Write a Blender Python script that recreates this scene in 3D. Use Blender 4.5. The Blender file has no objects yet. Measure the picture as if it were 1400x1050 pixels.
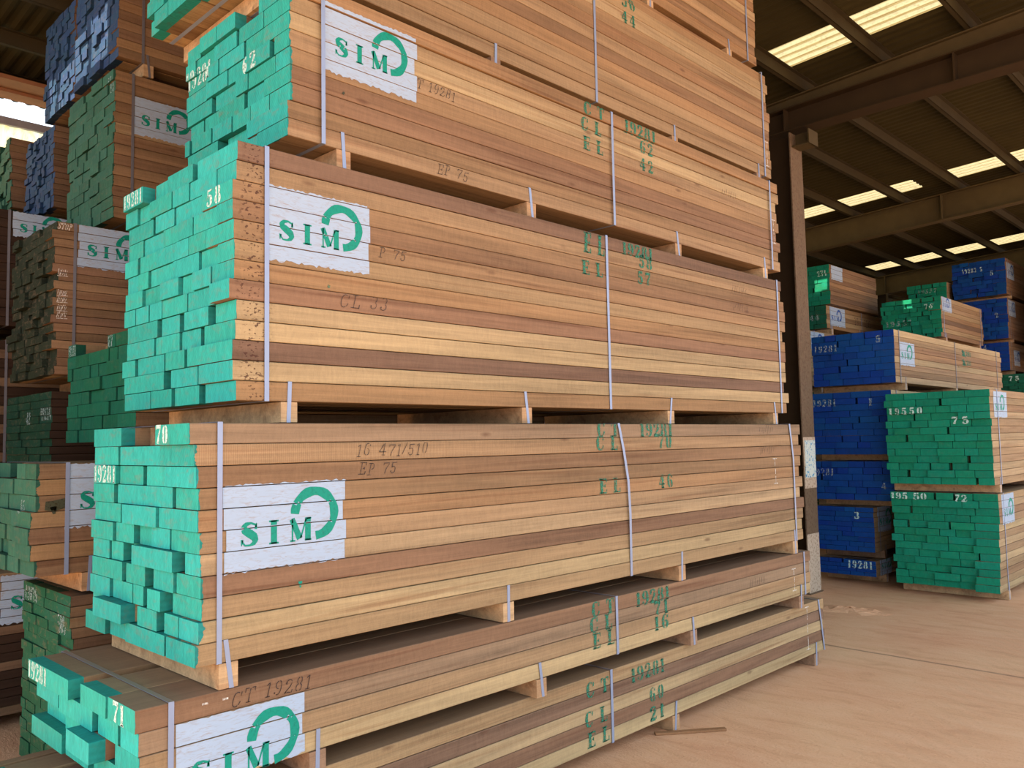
import bpy, math, random
from mathutils import Vector, Matrix

S = bpy.context.scene
COL = S.collection

# ------------------------------------------------------------------ camera
F_PX, YAW, PITCH, ROLL = 1139.42, math.radians(44.4546), math.radians(3.9808), math.radians(-1.1242)
CAM_Z = 1.68
f_ = Vector((-math.sin(YAW)*math.cos(PITCH), math.cos(YAW)*math.cos(PITCH), math.sin(PITCH)))
r_ = Vector((math.cos(YAW), math.sin(YAW), 0))
u_ = r_.cross(f_)
cr, sr = math.cos(ROLL), math.sin(ROLL)
r2, u2 = cr*r_ + sr*u_, -sr*r_ + cr*u_
cam = bpy.data.objects.new('camera', bpy.data.cameras.new('camera'))
COL.objects.link(cam)
cam.data.sensor_width = 36.0
cam.data.sensor_fit = 'HORIZONTAL'
cam.data.lens = 36.0*F_PX/1400.0
cam.data.clip_start = 0.05
m3 = Matrix((r2, u2, -f_)).transposed()
cam.matrix_world = Matrix.Translation((0, 0, CAM_Z)) @ m3.to_4x4()
S.camera = cam

# ------------------------------------------------------------------ world, sun, exposure
W = bpy.data.worlds.new('world'); S.world = W
W.use_nodes = True
nt = W.node_tree; nt.nodes.clear()
bg = nt.nodes.new('ShaderNodeBackground'); wo = nt.nodes.new('ShaderNodeOutputWorld')
bg.inputs['Color'].default_value = (0.80, 0.89, 1.0, 1)
bg.inputs['Strength'].default_value = 2.3
nt.links.new(bg.outputs[0], wo.inputs['Surface'])
sun = bpy.data.objects.new('sun', bpy.data.lights.new('sun', 'SUN'))
COL.objects.link(sun)
sun.data.energy = 11.0
sun.data.angle = math.radians(0.6)
sun.data.color = (1.0, 0.84, 0.60)
sun.rotation_euler = (math.radians(35), 0, 0)
sun.location = (4, -12, 14)
S.view_settings.view_transform = 'Standard'
S.view_settings.look = 'None'
S.view_settings.gamma = 1
S.view_settings.use_curve_mapping = False
S.view_settings.exposure = 0.08

# ------------------------------------------------------------------ material helpers
def lin(c):
    return tuple(((v/255)/12.92 if v/255 <= .04045 else ((v/255+.055)/1.055)**2.4) for v in c) + (1,)

class NB:
    def __init__(s, name):
        s.m = bpy.data.materials.new(name); s.m.use_nodes = True
        s.t = s.m.node_tree; s.t.nodes.clear()
        s.out = s.t.nodes.new('ShaderNodeOutputMaterial')
        s.b = s.t.nodes.new('ShaderNodeBsdfPrincipled')
        s.t.links.new(s.b.outputs[0], s.out.inputs['Surface'])
    def n(s, t, **k):
        x = s.t.nodes.new(t)
        for a, b in k.items(): setattr(x, a, b)
        return x
    def l(s, a, b): s.t.links.new(a, b)
    def val(s, x, sock):
        if isinstance(x, (int, float)): sock.default_value = x
        elif isinstance(x, tuple): sock.default_value = x
        else: s.l(x, sock)
    def math(s, op, a, b=0.0, c=0.0, clamp=False):
        x = s.n('ShaderNodeMath', operation=op, use_clamp=clamp)
        s.val(a, x.inputs[0]); s.val(b, x.inputs[1]); s.val(c, x.inputs[2])
        return x.outputs[0]
    def vmul(s, v, k):
        x = s.n('ShaderNodeVectorMath', operation='MULTIPLY'); s.l(v, x.inputs[0]); x.inputs[1].default_value = k
        return x.outputs[0]
    def vadd(s, a, b):
        x = s.n('ShaderNodeVectorMath', operation='ADD'); s.l(a, x.inputs[0]); s.l(b, x.inputs[1])
        return x.outputs[0]
    def noise(s, v, scale=1.0, detail=3.0, rough=.55, dist=0.0):
        x = s.n('ShaderNodeTexNoise'); s.l(v, x.inputs['Vector'])
        x.inputs['Scale'].default_value = scale; x.inputs['Detail'].default_value = detail
        x.inputs['Roughness'].default_value = rough; x.inputs['Distortion'].default_value = dist
        return x.outputs['Fac']
    def ramp(s, f, a, b):       # linear remap of f from a..b to 0..1, clamped
        x = s.n('ShaderNodeMapRange'); s.val(f, x.inputs['Value'])
        x.inputs['From Min'].default_value = a; x.inputs['From Max'].default_value = b
        return x.outputs['Result']
    def mix(s, f, a, b, blend='MIX'):
        x = s.n('ShaderNodeMix', data_type='RGBA', blend_type=blend)
        s.val(f, x.inputs['Factor']); s.val(a, x.inputs[6]); s.val(b, x.inputs[7])
        return x.outputs[2]
    def bump(s, h, strength=.3, dist=.002):
        x = s.n('ShaderNodeBump'); x.inputs['Strength'].default_value = strength
        x.inputs['Distance'].default_value = dist; s.l(h, x.inputs['Height'])
        s.l(x.outputs[0], s.b.inputs['Normal'])
    def fin(s, col=None, rough=.7, metal=0.0, spec=.3):
        if col is not None: s.val(col, s.b.inputs['Base Color'])
        s.val(rough, s.b.inputs['Roughness']); s.b.inputs['Metallic'].default_value = metal
        s.b.inputs['Specular IOR Level'].default_value = spec
        return s.m

def wood_mat(name, paint=None, spray=.012, worn=.25, specks=False, inner=False, dust=0.0):
    B = NB(name)
    tc = B.n('ShaderNodeTexCoord'); oi = B.n('ShaderNodeObjectInfo')
    P = tc.outputs['Object']
    comb = B.n('ShaderNodeCombineXYZ')
    for i, k in enumerate((37.0, 11.0, 23.0)):
        B.l(B.math('MULTIPLY', oi.outputs['Random'], k), comb.inputs[i])
    v = B.vadd(P, comb.outputs[0])
    g1 = B.noise(B.vmul(v, (55, 1.3, 55)), 1, 4, .6, .4)
    g2 = B.noise(B.vmul(v, (230, 5, 230)), 1, 2, .5)
    broad = B.noise(B.vmul(v, (11, .5, 11)), 1, 3, .5, .7)
    fig = B.noise(B.vmul(v, (9, 30, 9)), 1, 3, .65, 2.2)
    fleck = B.noise(B.vmul(v, (70, 190, 240)), 1, 2, .6)
    base = oi.outputs['Color']
    k = B.math('ADD', B.math('MULTIPLY', B.ramp(g1, .28, .72), .32), B.math('MULTIPLY', B.ramp(g2, .3, .7), .14))
    k = B.math('ADD', k, B.math('MULTIPLY', B.ramp(broad, .3, .7), .42))
    k = B.math('ADD', k, B.math('MULTIPLY', B.ramp(fig, .3, .7), .16))
    k = B.math('ADD', k, B.math('MULTIPLY', B.ramp(fleck, .3, .7), .10))
    k = B.math('ADD', k, .45)                      # mean about 1
    hsv = B.n('ShaderNodeHueSaturation'); B.l(base, hsv.inputs['Color']); B.l(k, hsv.inputs['Value'])
    col = hsv.outputs[0]
    # darker heart streaks
    streak = B.ramp(B.noise(B.vmul(v, (16, .55, 22)), 1, 3, .55, .8), .56, .74)
    col = B.mix(B.math('MULTIPLY', streak, .75), col, B.mix(1.0, col, (.58, .45, .40, 1), 'MULTIPLY'))
    # saw marks on planks whose object alpha is low
    wv = B.n('ShaderNodeTexWave', bands_direction='Y'); B.l(v, wv.inputs['Vector'])
    wv.inputs['Scale'].default_value = 38; wv.inputs['Distortion'].default_value = 1.2; wv.inputs['Detail'].default_value = 2
    saw = B.math('MULTIPLY', B.math('SUBTRACT', 1.0, oi.outputs['Alpha']), wv.outputs['Fac'])
    col = B.mix(B.math('MULTIPLY', saw, .32), col, B.mix(1.0, col, (.55, .45, .38, 1), 'MULTIPLY'))
    # knots and pin holes
    vo = B.n('ShaderNodeTexVoronoi'); B.l(B.vmul(v, (7, 2.2, 7)), vo.inputs['Vector']); vo.inputs['Scale'].default_value = 1
    kn = B.math('SUBTRACT', 1.0, B.ramp(vo.outputs['Distance'], .035, .10))
    col = B.mix(B.math('MULTIPLY', kn, .6), col, (.10, .045, .025, 1))
    sep = B.n('ShaderNodeSeparateXYZ'); B.l(P, sep.inputs[0])
    if specks:
        v2 = B.n('ShaderNodeTexNoise'); B.l(B.vmul(v, (110, 60, 110)), v2.inputs['Vector']); v2.inputs['Scale'].default_value = 1; v2.inputs['Detail'].default_value = 1
        zone = B.math('MULTIPLY', B.ramp(sep.outputs['Y'], .16, .10), B.ramp(sep.outputs['Y'], .015, .05))
        sp = B.math('MULTIPLY', B.ramp(v2.outputs['Fac'], .60, .64), zone)
        col = B.mix(B.math('MULTIPLY', sp, .85), col, (.07, .028, .018, 1))
    if dust:
        up = B.n('ShaderNodeSeparateXYZ'); B.l(tc.outputs['Normal'], up.inputs[0])
        d = B.math('MULTIPLY', B.ramp(up.outputs['Z'], .5, .9), dust)
        col = B.mix(d, col, (.24, .155, .10, 1))
    if paint:
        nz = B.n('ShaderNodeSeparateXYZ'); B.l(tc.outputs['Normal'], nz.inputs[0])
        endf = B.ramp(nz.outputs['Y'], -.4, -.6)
        edge = B.noise(B.vmul(v, (22, 12, 22)), 1, 3, .6)
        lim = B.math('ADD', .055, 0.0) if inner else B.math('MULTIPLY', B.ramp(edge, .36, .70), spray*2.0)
        if not inner: lim = B.math('MULTIPLY', lim, B.ramp(B.math('FRACT', B.math('MULTIPLY', oi.outputs['Random'], 5.3)), -.3, .9))
        side = B.ramp(B.math('SUBTRACT', lim, sep.outputs['Y']), 0.0, .0015)
        mask = B.math('MAXIMUM', endf, side)
        ring = B.n('ShaderNodeTexWave', wave_type='RINGS', rings_direction='Y')
        sc = B.vmul(v, (1.0, 0.0, 1.0)); B.l(sc, ring.inputs['Vector'])
        ring.inputs['Scale'].default_value = 26; ring.inputs['Distortion'].default_value = 3.0
        ring.inputs['Detail'].default_value = 2; ring.inputs['Detail Scale'].default_value = .6
        pv = B.math('ADD', .60, B.math('MULTIPLY', B.ramp(B.noise(B.vmul(v, (60, 22, 16)), 1, 4, .65, .8), .3, .7), .32))
        pv = B.math('ADD', pv, B.math('MULTIPLY', ring.outputs['Fac'], .10))
        pv = B.math('ADD', pv, B.math('MULTIPLY', B.math('FRACT', B.math('MULTIPLY', oi.outputs['Random'], 7.31)), .20))
        ph = B.n('ShaderNodeHueSaturation'); ph.inputs['Color'].default_value = paint; B.l(pv, ph.inputs['Value'])
        B.l(B.math('ADD', .485, B.math('MULTIPLY', B.math('FRACT', B.math('MULTIPLY', oi.outputs['Random'], 3.7)), .02)), ph.inputs['Hue'])
        pc = ph.outputs[0]
        wear = B.ramp(B.noise(B.vmul(v, (16, 30, 34)), 1, 4, .65, .6), .52, .74)
        pc = B.mix(B.math('MULTIPLY', wear, worn), pc, (.26, .17, .11, 1))
        pc = B.mix(endf, B.mix(1.0, pc, (.38, .50, .50, 1), 'MULTIPLY'), pc)  # paint off the end faces darkened: thin overspray plus gap shade painted in
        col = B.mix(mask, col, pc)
    B.bump(B.math('ADD', g1, B.math('MULTIPLY', g2, .6)), .22, .0015)
    return B.fin(col, .72, 0, .25)

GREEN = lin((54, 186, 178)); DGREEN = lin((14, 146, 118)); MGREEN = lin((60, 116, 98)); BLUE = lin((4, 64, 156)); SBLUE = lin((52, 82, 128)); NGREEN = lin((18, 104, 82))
M = {}
def painted(key, name, *a, **k):
    M[key] = wood_mat(name, *a, **k)
    k.pop('specks', None)
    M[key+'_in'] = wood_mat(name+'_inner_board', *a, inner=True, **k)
painted('green', 'timber_painted_green_ends', GREEN, .006, .38)
painted('green_spray', 'timber_green_oversprayed_ends', GREEN, .013, .38)
painted('green_specks', 'timber_green_ends_pinholes', GREEN, .003, .34, specks=True)
painted('green_dust', 'timber_green_ends_dusty_top', lin((54, 194, 186)), .003, dust=.6, worn=.15)
painted('dgreen', 'timber_dark_green_ends', DGREEN, .003, .12, dust=.4)
painted('ngreen', 'timber_bottle_green_ends', NGREEN, .003, .15)
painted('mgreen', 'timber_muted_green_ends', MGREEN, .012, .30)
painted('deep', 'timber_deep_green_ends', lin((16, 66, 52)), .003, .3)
painted('olive', 'timber_olive_stained_ends', lin((42, 54, 40)), .004, .6)
painted('mgreen_worn', 'timber_worn_green_ends', lin((26, 100, 78)), .004, .55)
painted('blue', 'timber_blue_ends', BLUE, .002, .05)
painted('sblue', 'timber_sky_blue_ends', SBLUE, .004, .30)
M['bare'] = wood_mat('timber_bare', None)
M['bearer'] = wood_mat('timber_bearer', None)

def simple(name, col, rough=.6, metal=0.0, var=.25, scale=9.0, spec=.3, worn=None, wornamt=0.0, bump=0, dusty=0):
    B = NB(name)
    tc = B.n('ShaderNodeTexCoord')
    n = B.noise(tc.outputs['Object'], scale, 5, .6)
    h = B.n('ShaderNodeHueSaturation'); h.inputs['Color'].default_value = col
    B.l(B.math('ADD', 1-var, B.math('MULTIPLY', n, var*2)), h.inputs['Value'])
    c = h.outputs[0]
    if worn:
        w = B.ramp(B.noise(tc.outputs['Object'], scale*2.6, 6, .7), .50, .66)
        c = B.mix(B.math('MULTIPLY', w, wornamt), c, worn)
    if dusty:
        nz = B.n('ShaderNodeSeparateXYZ'); B.l(tc.outputs['Normal'], nz.inputs[0])
        c = B.mix(B.math('MULTIPLY', B.ramp(nz.outputs['Z'], .5, .9), dusty), c, (.30, .20, .13, 1))
    if bump: B.bump(n, bump, .004)
    return B.fin(c, rough, metal, spec)
M['strap'] = simple('galvanised_strap', lin((144, 160, 190)), .42, .25, .08, 20, .5, dusty=.85)
M['strap_old'] = simple('dull_grey_strap', lin((120, 120, 128)), .5, .3, .15, 20, .5)
M['white'] = None
def paint_white():
    B = NB('brushed_white_paint')
    tc = B.n('ShaderNodeTexCoord'); P = tc.outputs['Object']
    n1 = B.noise(B.vmul(P, (40, 18, 90)), 1, 5, .7, 1.2)
    n2 = B.noise(B.vmul(P, (9, 7, 30)), 1, 3, .6, .8)
    a = B.math('MULTIPLY', B.ramp(n1, .50, .68), B.ramp(n2, .30, .60))
    c = B.mix(B.math('MULTIPLY', a, .85), lin((162, 184, 208)), lin((150, 130, 120)))
    c = B.mix(B.math('MULTIPLY', B.ramp(n2, .4, .7), .25), c, lin((174, 198, 224)))
    return B.fin(c, .6, 0, .3)
M['white'] = paint_white()
def stencil(name, col, a0=.47, a1=.60, lo=.10):
    B = NB(name)
    tc = B.n('ShaderNodeTexCoord')
    n = B.noise(tc.outputs['Object'], 85, 3, .6)
    tr = B.n('ShaderNodeBsdfTransparent'); mx = B.n('ShaderNodeMixShader')
    B.l(B.math('MULTIPLY', B.ramp(n, a0, a1), lo), mx.inputs[0])
    B.l(B.b.outputs[0], mx.inputs[1]); B.l(tr.outputs[0], mx.inputs[2]); B.l(mx.outputs[0], B.out.inputs['Surface'])
    return B.fin(col, .6, 0, .3)
M['teal'] = stencil('teal_stencil_paint', lin((2, 142, 122)), .5, .7, .25)
M['teal_faint'] = stencil('faded_green_stencil_paint', lin((30, 122, 98)), .42, .60, .6)
M['navy'] = stencil('blue_stencil_paint', lin((30, 80, 160)), .5, .7, .2)
M['white_st'] = stencil('white_stencil_paint', lin((205, 240, 235)), .50, .64, .6)
M['white_faint'] = stencil('faint_white_stencil_paint', lin((170, 195, 200)), .42, .56, .8)
M['pencil'] = stencil('lumber_crayon', lin((58, 48, 46)), .45, .6, .45)
M['chalk'] = stencil('white_chalk', lin((225, 222, 214)), .42, .58, .6)
M['smudge'] = stencil('green_paint_smear', lin((62, 66, 48)), .5, .7, .3)

# ------------------------------------------------------------------ mesh helpers
def mesh_obj(name, verts, faces, mat, parent=None, loc=(0, 0, 0), color=None, smooth=False):
    me = bpy.data.meshes.new(name)
    me.from_pydata(verts, [], faces); me.update()
    if mat: me.materials.append(mat)
    if smooth:
        for p in me.polygons: p.use_smooth = True
    o = bpy.data.objects.new(name, me); COL.objects.link(o)
    o.location = loc
    if parent: o.parent = parent
    if color: o.color = color
    return o
def box_vf(x0, x1, y0, y1, z0, z1, off=0):
    v = [(x0,y0,z0),(x1,y0,z0),(x1,y1,z0),(x0,y1,z0),(x0,y0,z1),(x1,y0,z1),(x1,y1,z1),(x0,y1,z1)]
    f = [(0,3,2,1),(4,5,6,7),(0,1,5,4),(1,2,6,5),(2,3,7,6),(3,0,4,7)]
    return v, [tuple(i+off for i in q) for q in f]
def multi_box(name, boxes, mat, parent=None, loc=(0,0,0), color=None):
    V, Fc = [], []
    for b in boxes:
        v, f = box_vf(*b, off=len(V)); V += v; Fc += f
    return mesh_obj(name, V, Fc, mat, parent, loc, color)
def plank_mesh(name, w, h, L, mat, parent, loc, color, c=.0022, bow=0.0):
    """board along +Y, origin at the middle of its near lower edge, long edges eased"""
    a = w/2
    prof = [(-a+c,0),(a-c,0),(a,c),(a,h-c),(a-c,h),(-a+c,h),(-a,h-c),(-a,c)]
    segs = [0, 1] if not bow else [0, .25, .5, .75, 1]
    V = []
    for s in segs:
        dx = bow*math.sin(math.pi*s)
        for x, z in prof: V.append((x+dx, s*L, z))
    Fc = [tuple(range(7, -1, -1))][::-1]
    Fc = [tuple(i for i in range(8))]
    n = len(segs)
    Fc.append(tuple((n-1)*8 + i for i in range(7, -1, -1)))
    for k in range(n-1):
        for i in range(8):
            j = (i+1) % 8
            Fc.append((k*8+j, k*8+i, (k+1)*8+i, (k+1)*8+j))
    return mesh_obj(name, V, Fc, mat, parent, loc, color)

def set_tag(o, label=None, cat=None, group=None, kind=None):
    if label: o['label'] = label
    if cat: o['category'] = cat
    if group: o['group'] = group
    if kind: o['kind'] = kind
    return o

# ------------------------------------------------------------------ stencil lettering (centre lines with widths, em height 1)
def arc(cx, cy, rx, ry, a0, a1, thin=.05, thick=.20, n=12, const=None):
    pts = []
    for i in range(n+1):
        a = math.radians(a0 + (a1-a0)*i/n)
        w = const if const else thin + (thick-thin)*abs(math.cos(a))**1.3
        k = w/2
        pts.append((cx + (rx-k)*math.cos(a), cy + (ry-min(k, .04))*math.sin(a), w))
    return pts
def bar(x0, y0, x1, y1, w): return [(x0, y0, w), (x1, y1, w)]
def stem(x, w=.19, s=.15, y0=0, y1=1):
    return [bar(x, y0, x, y1, w), bar(x-w/2-s*.6, y0+.03, x+w/2+s*.6, y0+.03, .06), bar(x-w/2-s*.6, y1-.03, x+w/2+s*.6, y1-.03, .06)]
def ring(cx, cy, rx, ry, thick=.19): return [arc(cx, cy, rx, ry, 104, 256, .05, thick), arc(cx, cy, rx, ry, -76, 76, .05, thick)]
GL = {
 'I': (.5, stem(.25, .20)), 'L': (.68, stem(.22)+[bar(.32, .03, .62, .03, .06), bar(.60, .0, .60, .30, .05)]),
 'T': (.74, [bar(.37, 0, .37, .93, .19), bar(.22, .03, .52, .03, .06), bar(.04, .96, .28, .96, .07), bar(.46, .96, .70, .96, .07), bar(.06, .70, .06, .98, .05), bar(.68, .70, .68, .98, .05)]),
 'E': (.70, stem(.22)+[bar(.34, .03, .62, .03, .06), bar(.34, .97, .62, .97, .06), bar(.36, .5, .50, .5, .06), bar(.61, 0, .61, .26, .05), bar(.61, .74, .61, 1, .05), bar(.50, .38, .50, .62, .05)]),
 'C': (.74, [arc(.36, .5, .32, .5, 62, 298, .05, .20, 16), bar(.60, .68, .62, .96, .08), arc(.36, .5, .32, .5, 304, 340, .05, .09, 4)]),
 'S': (.68, [[(.58,.72,.05),(.57,.88,.07),(.40,.965,.07),(.22,.93,.12),(.13,.80,.18),(.17,.67,.22),(.34,.54,.25),(.50,.40,.24),(.55,.26,.20),(.50,.12,.13),(.36,.045,.07),(.18,.05,.06),(.10,.16,.06),(.08,.28,.05)], [(.57,.70,.10),(.60,.96,.03)], [(.07,.30,.10),(.05,.04,.03)]]),
 'M': (.98, [bar(.12, 0, .12, 1, .06), bar(.02, .03, .24, .03, .06), [(.10,.98,.18),(.44,.10,.20)], bar(.48, .12, .72, .95, .06), bar(.80, 0, .80, 1, .20), bar(.66, .03, .95, .03, .06), bar(.74, .97, .95, .97, .06)]),
 'P': (.72, stem(.22)+[arc(.34, .73, .30, .27, -88, 88, .05, .2)]),
 'O': (.78, ring(.37, .5, .34, .5, .2)), '0': (.66, ring(.31, .5, .28, .5)),
 '1': (.46, [bar(.24, 0, .24, .98, .19), bar(.08, .03, .40, .03, .06), [(.06,.82,.04),(.20,.96,.10)]]),
 '2': (.66, [arc(.30, .72, .27, .28, 165, 20, .06, .16), [(.50,.72,.20),(.42,.48,.14),(.22,.24,.07),(.08,.08,.06)], [(.08,.09,.14),(.30,.10,.17),(.52,.06,.12)], bar(.57, .04, .59, .26, .05), arc(.13, .74, .09, .08, 0, 330, .08, .1, 8)]),
 '3': (.64, [arc(.27, .75, .27, .25, -70, 140, .05, .19), arc(.27, .26, .30, .27, -150, 72, .05, .2), arc(.11, .22, .08, .08, 0, 330, .08, .1, 8)]),
 '4': (.70, [bar(.42, 0, .42, 1, .18), bar(.28, .03, .58, .03, .06), bar(.04, .29, .64, .29, .07), bar(.06, .31, .34, .92, .06)]),
 '5': (.64, [bar(.14, .90, .54, .93, .14), bar(.14, .52, .14, .94, .06), arc(.28, .32, .29, .32, -150, 135, .05, .2), arc(.11, .20, .08, .08, 0, 330, .08, .1, 8)]),
 '6': (.66, [arc(.33, .5, .30, .5, 75, 262, .05, .19, 14), arc(.32, .29, .27, .29, -78, 95, .05, .18), arc(.52, .82, .07, .08, 0, 330, .08, .1, 8)]),
 '7': (.64, [bar(.06, .92, .58, .92, .15), bar(.06, .76, .06, .96, .05), [(.56,.86,.06),(.34,.45,.12),(.26,.02,.20)]]),
 '8': (.66, [arc(.31,.74,.24,.26,104,256,.05,.16), arc(.31,.74,.24,.26,-76,76,.05,.16), arc(.31,.26,.29,.27,104,256,.05,.19), arc(.31,.26,.29,.27,-76,76,.05,.19)]),
 '9': (.66, [arc(.33, .5, .30, .5, -105, 82, .05, .19, 14), arc(.34, .71, .27, .29, 102, 275, .05, .18), arc(.14, .18, .07, .08, 0, 330, .08, .1, 8)]),
 ' ': (.5, []), '/': (.4, [bar(.05, 0, .35, 1, .08)]), '-': (.4, [bar(.05, .5, .35, .5, .08)]), 'R': (.76, stem(.22)+[arc(.34, .73, .30, .27, -88, 88, .05, .2), bar(.36,.46,.66,.03,.16)]),
}
def text_strokes(txt, u0, v0, h, width=None, thin=None, slant=0.0, wobble=0.0, rng=None, sp=.08, ws=None):
    """strokes in face coordinates; width squeezes the whole line to that length"""
    adv = sum(GL[c][0]+sp for c in txt)-sp
    kx = (width/adv) if width else h
    out, x = [], 0.0
    for c in txt:
        w, st = GL[c]
        dz = rng.uniform(-wobble, wobble) if rng else 0
        for s in st:
            pts = []
            for (px, py, sw) in s:
                wd = thin if thin else 1.22*sw*(kx*.85+h*.15 if ws is None else ws)
                pts.append((u0+(x+px)*kx+slant*py*h, v0+(py+dz)*h, wd))
            out.append(pts)
        x += w+sp
    return out
def stroke_quads(pts, step=.006):
    """variable width ribbon as separate small quads"""
    q = []
    P = []
    for (a, b) in zip(pts, pts[1:]):
        L = math.hypot(b[0]-a[0], b[1]-a[1]); n = max(1, int(math.ceil(L/step)))
        for i in range(n): t = i/n; P.append(tuple(a[k]+(b[k]-a[k])*t for k in range(3)))
    P.append(pts[-1])
    nr = []
    for i in range(len(P)):
        a = P[max(0, i-1)]; b = P[min(len(P)-1, i+1)]
        dx, dy = b[0]-a[0], b[1]-a[1]; L = math.hypot(dx, dy) or 1
        nr.append((-dy/L, dx/L))
    for i in range(len(P)-1):
        (x0, y0, w0), (x1, y1, w1) = P[i], P[i+1]
        (a0, b0), (a1, b1) = nr[i], nr[i+1]
        for s0, s1 in ((-.5, 0), (0, .5)) if max(w0, w1) > .008 else ((-.5, .5),):
            q.append([(x0+a0*w0*s0, y0+b0*w0*s0), (x1+a1*w1*s0, y1+b1*w1*s0), (x1+a1*w1*s1, y1+b1*w1*s1), (x0+a0*w0*s1, y0+b0*w0*s1)])
    return q

# ------------------------------------------------------------------ timber tones
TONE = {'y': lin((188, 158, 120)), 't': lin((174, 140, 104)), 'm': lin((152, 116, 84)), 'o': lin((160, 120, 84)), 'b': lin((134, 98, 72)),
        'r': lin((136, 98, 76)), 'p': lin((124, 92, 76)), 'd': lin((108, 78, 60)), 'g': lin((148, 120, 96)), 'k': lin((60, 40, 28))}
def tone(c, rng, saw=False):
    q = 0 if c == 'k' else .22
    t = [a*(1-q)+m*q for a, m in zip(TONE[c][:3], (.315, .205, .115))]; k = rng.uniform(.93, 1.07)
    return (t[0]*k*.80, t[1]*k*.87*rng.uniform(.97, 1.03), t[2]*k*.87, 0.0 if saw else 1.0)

class Bundle:
    """a strapped bundle of boards on bearers; local axes: x across the ends, y along the boards, z up; origin at its near lower right corner"""
    def __init__(s, label, x, y0, y1, z0, n, T, w, mat, seed, tones=None, rows=None, dys=None, group=None, wid=(.11,.25), gap=.10,
                 jit=.010, fjit=.03, outer=None, bearers=(), bh=.085, bw=.07, straps=(), bstraps=True, old=False, sawrows=(), left=.02, root=None, skew=0, extra=(), bare_p=0.0, bdz=0, maxgap=.03):
        s.rng = rng = random.Random(seed)
        s.x, s.y0, s.y1, s.z0, s.n, s.T, s.w = x, y0, y1, z0, n, T, w
        s.root = bpy.data.objects.new('timber_bundle', None); COL.objects.link(s.root)
        s.root.location = (x, y0, z0); s.root.empty_display_size = .2
        set_tag(s.root, label, 'timber bundle', group)
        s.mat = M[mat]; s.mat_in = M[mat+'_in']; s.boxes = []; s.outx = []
        L = y1-y0
        for k in range(n):                       # k = 0 is the bottom row
            top = n-1-k
            ox = rng.uniform(-.002, .002) if outer is None else outer.get(top, rng.uniform(-.0015, .0015))
            s.outx.append(ox)
            dy0 = dys[top] if dys else rng.gauss(0, jit)
            if rows and top in rows:
                segs = [tuple(q) if len(q) > 2 else (q[0], q[1], None) for q in rows[top]]
                segs = sorted(segs)[:-1] + [(sorted(segs)[-1][0], ox, sorted(segs)[-1][2])]
            else:
                segs = []; cur = ox; lim = -w + rng.uniform(-left, left*.7)
                while cur > lim + .03:
                    ww = rng.uniform(*wid)
                    if cur-ww < lim+.07: ww = cur-lim
                    segs.append((cur-ww, cur, None)); cur -= ww
                    cur -= rng.uniform(.008, maxgap) if rng.random() < gap else .0015
                segs = segs[::-1]
            for i, sg in enumerate(segs):
                a, b, d = sg[:3]
                last = i == len(segs)-1
                if d is None: d = dy0 if last else max(-.03, min(.06, rng.gauss(0, jit)))
                if d is not None and last and rows and top in rows and sg[2] is not None: d = sg[2]
                fd = rng.gauss(0, fjit)
                hh = T - .0020 - (rng.uniform(0, .0014))
                tc = tones[top] if (tones and last) else rng.choice('ytmobrpmtt')
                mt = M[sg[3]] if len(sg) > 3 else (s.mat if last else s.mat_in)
                wd = (b-a) - rng.uniform(.0012, .0040)
                col = tone(tc, rng, last and top in sawrows)
                plank_mesh('plank', wd, hh, L-d+fd, mt, s.root, ((a+b)/2, d, k*T), col, bow=0)
                s.boxes.append((a, b, k*T, (k+1)*T, d))
        s.bearer_y = []
        bm = 'bearer'
        for j, yb in enumerate(bearers):
            v, f = box_vf(-w+rng.uniform(-.01,.03), .002, -bw/2, bw/2, 0, bh-.003)
            o = mesh_obj('bearer', v, f, M[bm], s.root, (0, yb-y0, -bh+bdz), (*TONE[rng.choice('yygt')][:3], 1))
            if bstraps:
                s.loop('bearer_strap', yb-y0, -w-.004, .0035, -bh-.001+bdz*0, T+.001, .017, old, dy=rng.uniform(-.012, .012))
        for st in straps:
            yb = st if not isinstance(st, tuple) else st[0]
            prof = None if not isinstance(st, tuple) else st[1]
            s.loop('strap', yb-y0, -w-.012, max(s.outx)+.0028, -.0015, n*T+.0015, .019, old, prof=prof)
    def loop(s, name, y, x0, x1, z0, z1, wd, old, dy=0.0, prof=None, t=.0011):
        # closed flat band round the bundle; prof = [(fraction down the right side, shift along y, bulge)]
        prof = prof or [(0, dy, 0), (1, -dy, 0)]
        path = [(x0, z1, prof[0][1]), (x1+prof[0][2], z1, prof[0][1])]
        for (q, d, b) in prof[1:-1]: path.append((x1+b, z1+(z0-z1)*q, d))
        path += [(x1+prof[-1][2], z0, prof[-1][1]), (x0, z0, prof[-1][1])]
        n = len(path); cx, cz = (x0+x1)/2, (z0+z1)/2
        V, Fc = [], []
        for (x, z, d) in path:
            sx, sz = (1 if x > cx else -1), (1 if z > cz else -1)
            inner = (x-sx*t, z-(sz*t if abs(z-z0) < 1e-6 or abs(z-z1) < 1e-6 else 0))
            for (px, pz) in ((x, z), inner):
                V += [(px, y+d-wd/2, pz), (px, y+d+wd/2, pz)]
        for i in range(n):
            a, b = i*4, ((i+1) % n)*4
            Fc += [(a, a+1, b+1, b), (a+2, b+2, b+3, a+3), (a, b, b+2, a+2), (a+1, a+3, b+3, b+1)]
        return mesh_obj(name, V, Fc, M['strap_old' if old else 'strap'], s.root)
    def side_x(s, z):
        k = min(s.n-1, max(0, int(z/s.T))); return s.outx[k]
    def front_y(s, x, z):
        for (a, b, z0, z1, d) in s.boxes:
            if a <= x <= b and z0 <= z <= z1: return d
        return None
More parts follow.
